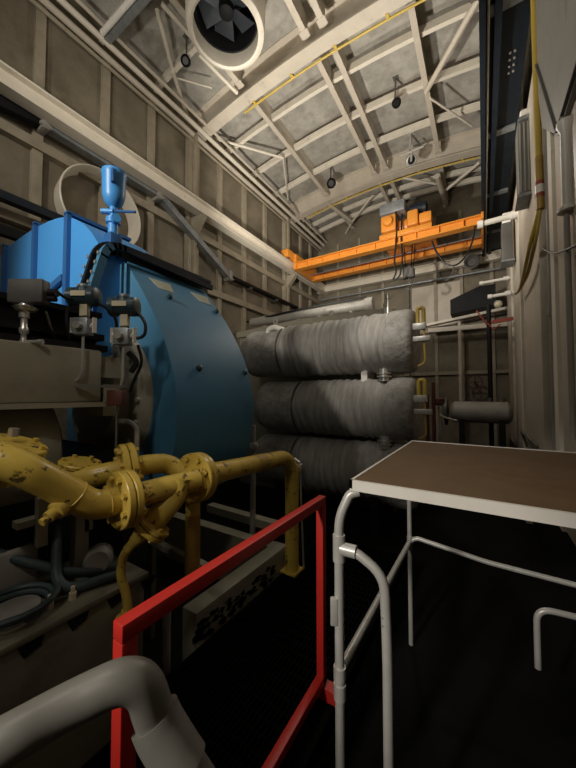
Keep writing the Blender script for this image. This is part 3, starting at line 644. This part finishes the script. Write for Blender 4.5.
obj('slotted_bracket', M().span(-1.78, .62, 1.02, -1.74, .86, 1.12).span(-1.78, .82, .9, -1.74, .86, 1.05).span(-1.78, .62, .9, -1.74, .66, 1.02), 'mgrey', t)
for i, (a_, b_, c_) in enumerate((((-1.6, .95, .72), (-1.66, .75, .74), (-1.85, .5, .9)), ((-1.55, .9, .71), (-1.62, .65, .72), (-1.8, .72, .95)))):
    tag(obj('hose', M().tube([V(a_), V(b_), V(c_)], .022, 10, .1), 'hose'), ('dark hose curving over the crankcase nearest the red frame', 'dark hose rising from the crankcase behind the grey filter')[i], 'hose')
for k, (y, x_, lab) in enumerate(((.62, -1.6, 'small pale nut fitting right of the coiled tube'), (.70, -1.58, 'small brass nut fitting nearest the grey filter'), (.36, -1.6, 'small copper fitting left of the coiled tube'))):
    tag(obj('pipe_fitting', M().hexa((x_, y, .685), (0, 0, 1), .016, .03).tube([(x_, y, .71), (x_, y, .74)], .009, 8), 'tag'), lab, 'fitting')
tag(obj('bent_tube', M().tube([(-1.9, 1.06, 1.44), (-1.83, 1.1, 1.44), (-1.78, 1.12, 1.4), (-1.78, 1.12, 1.0)], .016, 8, .05), 'steel'), 'thin bent steel tube in the dark gap beside the drum flange', 'tube')

# instruments
def transmitter(px, py, D, lab):
    o = P(px, py, D=D); s = D/FPX
    u = RT.copy(); w = V((0, 0, 1)); f = V((-FW.x, -FW.y, 0)).normalized()
    t = thing('transmitter', o-w*.3, lab, 'transmitter', None)
    hd = obj('head', M().lathe(o-u*14*s, u, [(0, 7*s), (1*s, 9.5*s), (7*s, 9.5*s), (8*s, 8.5*s), (20*s, 8.5*s), (21*s, 9.5*s), (27*s, 9.5*s), (28*s, 7*s)], 24).lathe(o, w, [(0, 7*s), (8*s, 7*s), (10*s, 6*s)], 18), 'teal', t)
    obj('nameplate', M().box(o+f*9*s+w*1*s, (14*s, 1.5*s, 5*s), rz=math.atan2(u.y, u.x)), 'tag', hd)
    obj('top_cap', M().lathe(o+w*9*s, w, [(0, 5*s), (3*s, 5*s), (4*s, 3*s)], 16), 'galv', hd)
    obj('neck', M().tube([o-w*9*s+u*1*s, o-w*20*s+u*1*s], 4.5*s, 14).box(o-w*14*s+u*2.5*s+f*2*s, (7*s, 5*s, 11*s), rz=math.atan2(u.y, u.x)), 'tag', t)
    c = o-w*30*s
    mb = obj('manifold', M().box(c, (15*s, 12*s, 17*s), rz=math.atan2(u.y, u.x), bev=1.5*s), 'galv', t)
    for sg in (-1, 1):
        obj('valve_handle', M().tube([c+u*sg*7*s, c+u*sg*11*s+w*3*s], 2*s, 8).beam(c+u*sg*11*s+w*9*s, c+u*sg*11*s-w*6*s, 3.4*s, 2.5*s), 'white', mb)
    obj('drain_knob', M().tube([c+f*6*s, c+f*11*s], 3.5*s, 12), 'steel', mb)
    e0 = c-w*9*s
    obj('impulse_tube', M().tube([e0, c-w*12*s, c-w*44*s-u*0*s, c-w*53*s-u*3*s, c-w*55*s-u*12*s], 1.35*s, 10, 8*s), 'steel', t)
    return t
transmitter(84, 297, 1.66, 'dark teal pressure transmitter on a valve manifold, left of the pair')
transmitter(124, 307, 1.72, 'dark teal pressure transmitter on a valve manifold, next to the blue drum')
o = P(29, 292, D=1.5); s = 1.5/FPX; u = RT; w = V((0, 0, 1)); rzu = math.atan2(u.y, u.x)
t = thing('switch_box', o-w*.4, 'dark grey rectangular pressure switch box on a steel stem at far left', 'switch')
obj('box', M().box(o+u*0*s, (35*s, 12*s, 24*s), rz=rzu, bev=2.2*s), 'dgrey', t)
obj('cable_gland', M().tube([o+u*20*s-w*1*s, o+u*28*s-w*1*s], 4*s, 12).tube([o+u*20*s-w*7*s, o+u*27*s-w*7*s], 3*s, 12), 'black', t)
obj('mount_flange', M().lathe(o-w*19*s-u*3*s, w, [(0, 8*s), (3*s, 11*s), (5*s, 6*s), (7*s, 5*s)], 18), 'steel', t)
a = o-w*19*s-u*4*s
obj('stem', M().lathe(a-w*36*s, w, [(0, 3*s), (4*s, 4*s), (8*s, 2.5*s), (12*s, 2.5*s), (14*s, 4*s), (18*s, 4*s), (20*s, 3*s), (28*s, 3*s), (29*s, 4.5*s), (35*s, 4.5*s), (36*s, 6*s)], 14), 'steel', t)
obj('lever', M().tube([a-w*31*s, a-w*31*s+u*17*s], 1.8*s, 8).tube([a-w*31*s+u*15*s, a-w*31*s+u*19*s], 2.6*s, 8), 'steel', t)
obj('capillary', M().tube([a-w*35*s, a-w*55*s-u*1*s, a-w*90*s-u*2.5*s], 1.5*s, 8, 4*s), 'steel', t)
obj('end_nut', M().lathe(a-w*92*s-u*2.5*s, w, [(0, 4*s), (5*s, 4*s)], 6), 'tag', t)
q = P(74, 386, D=1.62); q2 = P(126, 386, D=1.72); q2.z = q.z
t = thing('bracket_bar', q, 'dark flat bracket bar below the transmitters carrying a maroon box', 'bracket')
obj('bar', M().beam(q, q2, .03, .012), 'dgrey', t)
c = P(117, 398, D=1.72)
obj('junction_box', M().box(c, (.085, .06, .085), rz=rzu, bev=.006), 'brick', t, 'maroon junction box')
obj('drop_rod', M().tube([c-w*.04, c-w*.36], .006, 8).tube([q2, q2+w*.1], .008, 8), 'dgrey', t)
def cab(pts, r, lab, mt='rubber'):
    tag(obj('cable', M().tube([P(x_, y_, D=d_) for x_, y_, d_ in pts], r, 8, .05, 5), mt), lab, 'cable')
cab([(137, 312, 1.72), (146, 322, 1.72), (145, 336, 1.72), (136, 339, 1.72), (128, 334, 1.75)], .009, 'black cable looping out from the transmitter beside the blue drum')
cab([(98, 303, 1.66), (108, 309, 1.68), (116, 318, 1.7), (117, 330, 1.75)], .008, 'black cable drooping between the two transmitters')
cab([(71, 303, 1.66), (66, 312, 1.66), (67, 330, 1.66), (70, 342, 1.7), (71, 352, 1.75)], .008, 'black cable hanging left of the first transmitter')
cab([(56, 291, 1.5), (64, 297, 1.55), (72, 300, 1.62)], .008, 'black cable from the switch box to the first transmitter')
cab([(46, 312, 1.55), (50, 325, 1.6), (55, 340, 1.68), (58, 352, 1.75)], .006, 'thin grey cable hanging over the ledge right of the switch box', 'galv')
cab([(138, 345, 1.8), (143, 362, 1.8), (134, 380, 1.8), (130, 392, 1.8)], .009, 'black cable against the grey drum flange')
cab([(128, 352, 1.76), (138, 362, 1.78), (131, 372, 1.78)], .016, 'thick black hose bend in front of the drum flange')

# ------------------------------------------------------------------ yellow pipes
def flange(c, ax, R, parent, nb=8, th=.03, gap=.004, mt='yellow'):
    c = V(c); ax = V(ax).normalized(); u, w, _ = basis(ax)
    for sg in (-1, 1):
        f = obj('flange', M().lathe(c+ax*(sg*(gap/2)+(0 if sg > 0 else -th)), ax, [(0, R-.004), (.004, R), (th-.004, R), (th, R-.004)], 32), mt, parent)
        for k in range(nb):
            a = 2*PI*(k+.5)/nb; q = c+(u*math.cos(a)+w*math.sin(a))*R*.78+ax*sg*(gap/2+th)
            obj('bolt', M().hexa(q, ax*sg, R*.11, R*.13), mt, f)
def pt(x_, y_, d_): return P(x_, y_, D=d_)
t = thing('yellow_pipe', (-1.35, .8, 1.0), 'thick yellow oil pipe with bolted flange in the left foreground', 'pipe')
pp = [pt(-25, 450, 1.08)+V((-.62, -.06, 0)), pt(-25, 450, 1.08), pt(20, 467, 1.1), pt(62, 488, 1.2), pt(92, 507, 1.28), pt(124, 499, 1.38)]
obj('pipe', M().tube(pp, .059, 24, .1, 8), 'yellow', t)
dr = (pp[5]-pp[4]).normalized()
for q, d_ in ((pp[3].lerp(pp[4], .38), pp[4]-pp[3]), (pp[4].lerp(pp[5], .45), dr)):
    d_ = d_.normalized(); obj('weld_seam', M().ring(q, d_, [(-.006, .057), (0, .0625), (.006, .057)], 24), 'yellow', t)
flange(pp[5], dr, .125, t, 8)
p5 = pt(176, 485, 1.55)
obj('pipe', M().tube([pp[5], p5, pt(196, 480, 1.64)], .055, 20, .05), 'yellow', t)
q = pt(66, 503, 1.2); obj('boss', M().lathe(q, (pt(50, 516, 1.14)-q), [(-.02, .035), (.045, .035), (.05, .022), (.075, .022), (.076, .014), (.1, .014)], 16), 'yellow', t)
q = pt(14, 449, 1.2); flange(q, (.3, .25, 1), .105, t, 6, .022)
obj('riser', M().tube([q, q-V((.02, .05, .12))], .05, 16), 'yellow', t)
obj('bolt_head', M().hexa(pt(13, 436, 1.2), (.1, .1, 1), .018, .03), 'steel', t)

t = thing('yellow_pipe', (-1.5, 1.0, 1.1), 'thinner yellow oil pipe behind the thick one, joining the same header', 'pipe')
rp = [pt(64, 482, 1.5), pt(92, 477, 1.5), pt(128, 468, 1.58), pt(150, 464, 1.66), pt(168, 463, 1.74), pt(184, 474, 1.74)]
obj('pipe', M().tube(rp, .052, 20, .08), 'yellow', t)
flange(rp[2], rp[3]-rp[1], .125, t, 8)
q = pt(80, 466, 1.56); flange(q, (.2, .1, 1), .095, t, 6, .02)

t = thing('yellow_pipe', (-1.4, 1.7, .0), 'long straight yellow pipe bending down to the walkway', 'pipe')
hA, hB = pt(188, 479, 1.68), pt(292, 459, 2.72)
hd_ = (hB-hA).normalized()
hC = V((hB.x+.02, hB.y+.02, 0.0)); hC = P(292, 569, D=2.84); hC.z = .0; hB = V((hC.x, hC.y, hB.z)); hd_ = (hB-hA).normalized()
obj('pipe', M().tube([hA, hB, hC], .063, 22, .26, 10), 'yellow', t)
flange(hA+hd_*.06, hd_, .135, t, 8)
obj('wear_band', M().tube([hA.lerp(hB, .5), hA.lerp(hB, .6)], .0645, 22), 'yrust', t, 'rubbed rusty band')
obj('foot_plate', M().box(hC+V((0, 0, .008)), (.16, .16, .016)), 'yellow', t)
t = thing('yellow_pipe', (-1.45, 1.2, 0.46), 'yellow downpipe dropping from the header into the dark', 'pipe')
vd = pt(193, 500, 1.85); obj('pipe', M().tube([vd+V((0, 0, .04)), V((vd.x, vd.y, .46))], .042, 18), 'yellow', t)
obj('wear_band', M().tube([V((vd.x, vd.y, vd.z-.08)), V((vd.x, vd.y, .48))], .0435, 18), 'yrust', t, 'rusty brown lower length')
t = thing('yellow_drain_pipe', (-1.35, 1.0, .68), 'narrow yellow drain pipe curling down to the crankcase from an angled flange', 'pipe')
e = [pt(180, 478, 1.56), pt(176, 496, 1.54), pt(162, 512, 1.5), pt(150, 525, 1.48)]
obj('elbow', M().tube(e, .055, 20, .08), 'yellow', t)
ed = (e[3]-e[2]).normalized(); flange(e[3], ed, .098, t, 6, .022)
e2 = e[3]+ed*.03
obj('reducer', M().tube([e2, e2+ed*.06, e2+ed*.075, e2+ed*.11], .03, 16, 0, radii=[.045, .03, .024, .022]), 'yellow', t)
obj('drain_tube', M().tube([e2+ed*.09, pt(123, 556, 1.46), pt(120, 574, 1.46), pt(127, 597, 1.47), pt(128, 613, 1.47)], .020, 14, .06, radii=None), 'yellow', t)
obj('foot_flange', M().lathe(pt(127, 620, 1.47), (0, 0, 1), [(0, .05), (.02, .05), (.03, .03), (.05, .025)], 18), 'yellow', t)
t = thing('vertical_pipe', (-1.6, 3.0, ZF), 'slim grey pipe with a union fitting behind the blue drum', 'pipe')
q = P(253, 430, D=3.3)
obj('pipe', M().tube([V((q.x, q.y, ZF)), V((q.x, q.y, q.z+.05))], .03, 12), 'grey', t)
obj('union', M().lathe(q-V((0, 0, .22)), (0, 0, 1), [(0, .04), (.02, .055), (.07, .055), (.09, .04)], 14), 'grey', t)
t = thing('small_valve', P(301, 468, D=2.9), 'small steel valve with a lever beside the bend of the long yellow pipe', 'valve')
q = P(300, 468, D=2.92)
obj('valve_body', M().box(q, (.05, .05, .08), bev=.008).tube([q+V((0, 0, .05)), q+V((-.06, 0, .08))], .012, 8), 'steel', t)
obj('stem', M().tube([q, V((q.x+.04, q.y, .0))], .009, 8), 'steel', t)

# ------------------------------------------------------------------ red frame
t = thing('red_barrier', (-.77, 1.0, 0), 'red square tube barrier frame along the walkway', 'barrier')
ya, yb, xr, w_ = .46, 1.56, -.765, .042
obj('post', M().span(xr-w_/2, yb-w_/2, .06, xr+w_/2, yb+w_/2, 1.0, bev=.004), 'red', t)
obj('post', M().span(xr-w_/2, ya-w_/2, .06, xr+w_/2, ya+w_/2, 1.0, bev=.004), 'red', t)
obj('top_rail', M().span(xr-w_/2, ya-w_/2, 1.0, xr+w_/2, yb+w_/2, 1.045, bev=.004), 'red', t)
obj('bottom_rail', M().span(xr-w_/2, ya-w_/2, .06, xr+w_/2, yb+w_/2-.001, .105, bev=.004), 'red', t)
for y in (ya, yb): obj('foot', M().span(xr-.03, y-.03, 0, xr+.09, y+.03, .062), 'red', t)

# ------------------------------------------------------------------ table on tube frame
zt = 1.24
t = thing('work_table', (0, 1.95, ZF), 'brown topped work table on a silver tube frame at the right', 'table')
xa, xb_, ya, yb = -.485, .49, 1.26, 2.60
obj('table_top', M().span(xa+.006, ya+.006, zt-.02, xb_, yb-.006, zt, bev=.003), 'brown', t, 'brown board table top')
obj('edge_trim', M().span(xa, ya, zt-.04, xb_, ya+.014, zt+.003).span(xa, ya, zt-.032, xa+.012, yb, zt+.003).span(xa, yb-.014, zt-.032, xb_, yb, zt+.004), 'white', t, 'white edge strip')
obj('under_frame', M().span(xa+.03, ya+.03, zt-.05, xb_, ya+.07, zt-.021).span(xa+.03, yb-.07, zt-.05, xb_, yb-.03, zt-.021).span(xb_-.05, ya+.03, zt-.05, xb_-.01, yb-.03, zt-.021), 'silver', t)
fx_, fy_ = -.53, 1.25; R_ = .0195
obj('leg', M().tube([(-.455, 1.29, zt-.05), (-.49, 1.275, zt-.06), (fx_, fy_, zt-.16), (fx_, fy_, ZF)], R_, 16, .07, 8), 'silver', t)
obj('leg', M().tube([(fx_, fy_, .955), (-.46, 1.255, .955), (-.345, 1.26, .89), (-.335, 1.26, .6), (-.335, 1.26, ZF)], R_, 16, .12, 10), 'silver', t)
obj('leg', M().tube([(-.505, 2.57, zt-.04), (-.505, 2.57, ZF)], .0165, 12), 'silver', t)
obj('side_rail', M().tube([(fx_, fy_+.01, .45), (-.505, 2.57, .47)], .018, 12), 'silver', t)
obj('back_rail', M().tube([(-.505, 2.57, .47), (-.46, 2.58, .505), (.0, 2.58, .45), (.48, 2.58, .44)], .0165, 12, .05), 'silver', t)
obj('leg', M().tube([(.48, 2.56, zt-.04), (.48, 2.56, ZF)], .0165, 12), 'silver', t)
obj('leg', M().tube([(.47, 1.30, zt-.04), (.47, 1.30, ZF)], .0165, 12), 'silver', t)
for z0, z1 in ((.90, 1.01), (.34, .40), (.42, .47)):
    obj('collar', M().tube([(fx_, fy_, z0), (fx_, fy_, z1)], R_+.006, 16), 'silver', t)
obj('collar', M().tube([(fx_+.01, fy_, .955), (fx_+.075, fy_+.003, .955)], R_+.007, 16), 'silver', t)
obj('collar', M().tube([(-.505, 2.57, .44), (-.505, 2.57, .51)], .021, 12), 'silver', t)
obj('clip', M().box((fx_-.015, fy_-.02, .70), (.03, .022, .11), rz=.5, bev=.004), 'silver', t)
for dz in (0, -.03): obj('screw', M().lathe((-.335-.012, 1.26-.0175, .74+dz), (-.4, -1, 0), [(0, .004), (.003, .004)], 8), 'steel', t)
t = thing('grab_rail', (.40, 2.36, .03), 'low bent tube rail from the right wall, hanging in the dark under the table', 'rail')
obj('tube', M().tube([(.235, 2.33, .03), (.235, 2.33, .37), (.40, 2.36, .365), (XR-.02, 2.4, .35)], .0165, 12, .08, 8), 'silver', t)
obj('wall_plate', M().span(XR-.03, 2.35, .30, XR, 2.45, .40), 'dgrey', t)

# ------------------------------------------------------------------ foreground handrail
t = thing('handrail', (-.35, .2, .9), 'thick silver handrail tube bending down in the lower left foreground', 'handrail')
hp_ = [pt(-60, 775, .36), pt(0, 744, .37), pt(66, 706, .41), pt(140, 670, .44), pt(158, 726, .45)]
obj('rail', M().tube(hp_, .0265, 28, .06, 10), 'handrail', t)
obj('elbow_collar', M().tube([pt(155, 716, .45), pt(160, 728, .447), pt(178, 758, .44), pt(186, 770,   .437)], .033, 28, .02), 'handrail', t)
obj('rail_post', M().tube([pt(176, 755, .44), pt(255, 880, .42)], .028, 28), 'handrail', t)

GROUPS = {'floodlight': 'floodlights under the roof', 'yellow_conduit': 'yellow conduits', 'runway_bracket': 'brackets at the runway girder', 'festoon_cable': 'festoon cables',
          'louvred_cabinet': 'ribbed cabinets on the right wall', 'standpipe': 'slim standing pipes', 'connecting_stub': 'stubs between the wrapped tanks', 'level_gauge': 'gauges on the tank ends',
          'saddle_stand': 'saddle stands under the tanks', 'hose': 'hoses on the crankcase', 'pipe_fitting': 'small fittings on the crankcase', 'transmitter': 'pressure transmitters',
          'cable': 'loose instrument cables', 'yellow_pipe': 'yellow oil pipes', 'base_frame': 'pale base bars'}
for o in C.objects:
    k = o.name.split('.')[0]
    if o.parent is None and k in GROUPS and 'label' in o and 'group' not in o: o['group'] = GROUPS[k]

# ------------------------------------------------------------------ light
def lamp(kind, loc, e, col=(1, .93, .82), size=.2, target=None, spot=None, blend=.6):  # unseen lights added to brighten each part; no fixtures stand there
    l = bpy.data.lights.new('unseen_light', kind); l.energy = e; l.color = col
    if kind == 'AREA': l.size = size
    else: l.shadow_soft_size = size
    if spot: l.spot_size = math.radians(spot); l.spot_blend = blend
    o = bpy.data.objects.new('unseen_light', l); C.objects.link(o); o.location = loc
    if target is not None: o.rotation_euler = (V(target)-V(loc)).to_track_quat('-Z', 'Y').to_euler()
    return o
lamp('SPOT', (-3.1, 3.5, 3.5), 680, size=.1, target=(-1.6, 7.4, 7.6), spot=112, blend=.5)      # added spot over the drum, brightens the far roof bays
lamp('SPOT', (-3.0, .2, 3.9), 200, size=.1, target=(-2.2, 3.2, 7.6), spot=112, blend=.5)     # added spot over the machine, brightens the near roof bays
lamp('SPOT', (-2.0, -2.2, 3.7), 560, size=.15, target=(-2.65, 1.4, 2.75), spot=42, blend=1)    # added spot brightening the hood
lamp('SPOT', (-2.4, -2.2, 5.2), 400, size=.15, target=(-5.2, 4.8, 4.9), spot=58, blend=1)    # added spot grazing the left wall
lamp('SPOT', (-1.2, .8, 4.3), 55, size=.12, target=(.55, 3.6, 4.4), spot=62, blend=1)     # added spot brightening the upper right wall
lamp('POINT', (-1.6, -.6, 4.7), 50, size=.2)  # added general fill over the machine
lamp('SPOT', (-.6, -.8, 3.3), 44, size=.1, target=(-1.55, .85, 1.5), spot=46, blend=1)        # added spot brightening the instruments
lamp('POINT', (-1.5, 5.6, 5.0), 85, size=.15)  # added fill for far wall, right wall and tank tops
lamp('SPOT', (-1.0, 3.0, 3.5), 85, size=.12, target=(-1.15, 4.35, 2.42), spot=46, blend=1)     # unseen spot for the highlight on the tanks
lamp('SPOT', (-1.5, -2.7, 3.0), 520, size=.15, target=(-.45, 1.3, .95), spot=26, blend=.9)    # added fill spot behind the viewer
wd = bpy.data.worlds.new('world'); bpy.context.scene.world = wd; wd.use_nodes = True
wd.node_tree.nodes['Background'].inputs[0].default_value = (.02, .02, .02, 1); wd.node_tree.nodes['Background'].inputs[1].default_value = .1

vs_ = bpy.context.scene.view_settings
vs_.view_transform = 'Standard'; vs_.look = 'None'; vs_.gamma = 1; vs_.exposure = 0; vs_.use_curve_mapping = False
bpy.context.view_layer.update()
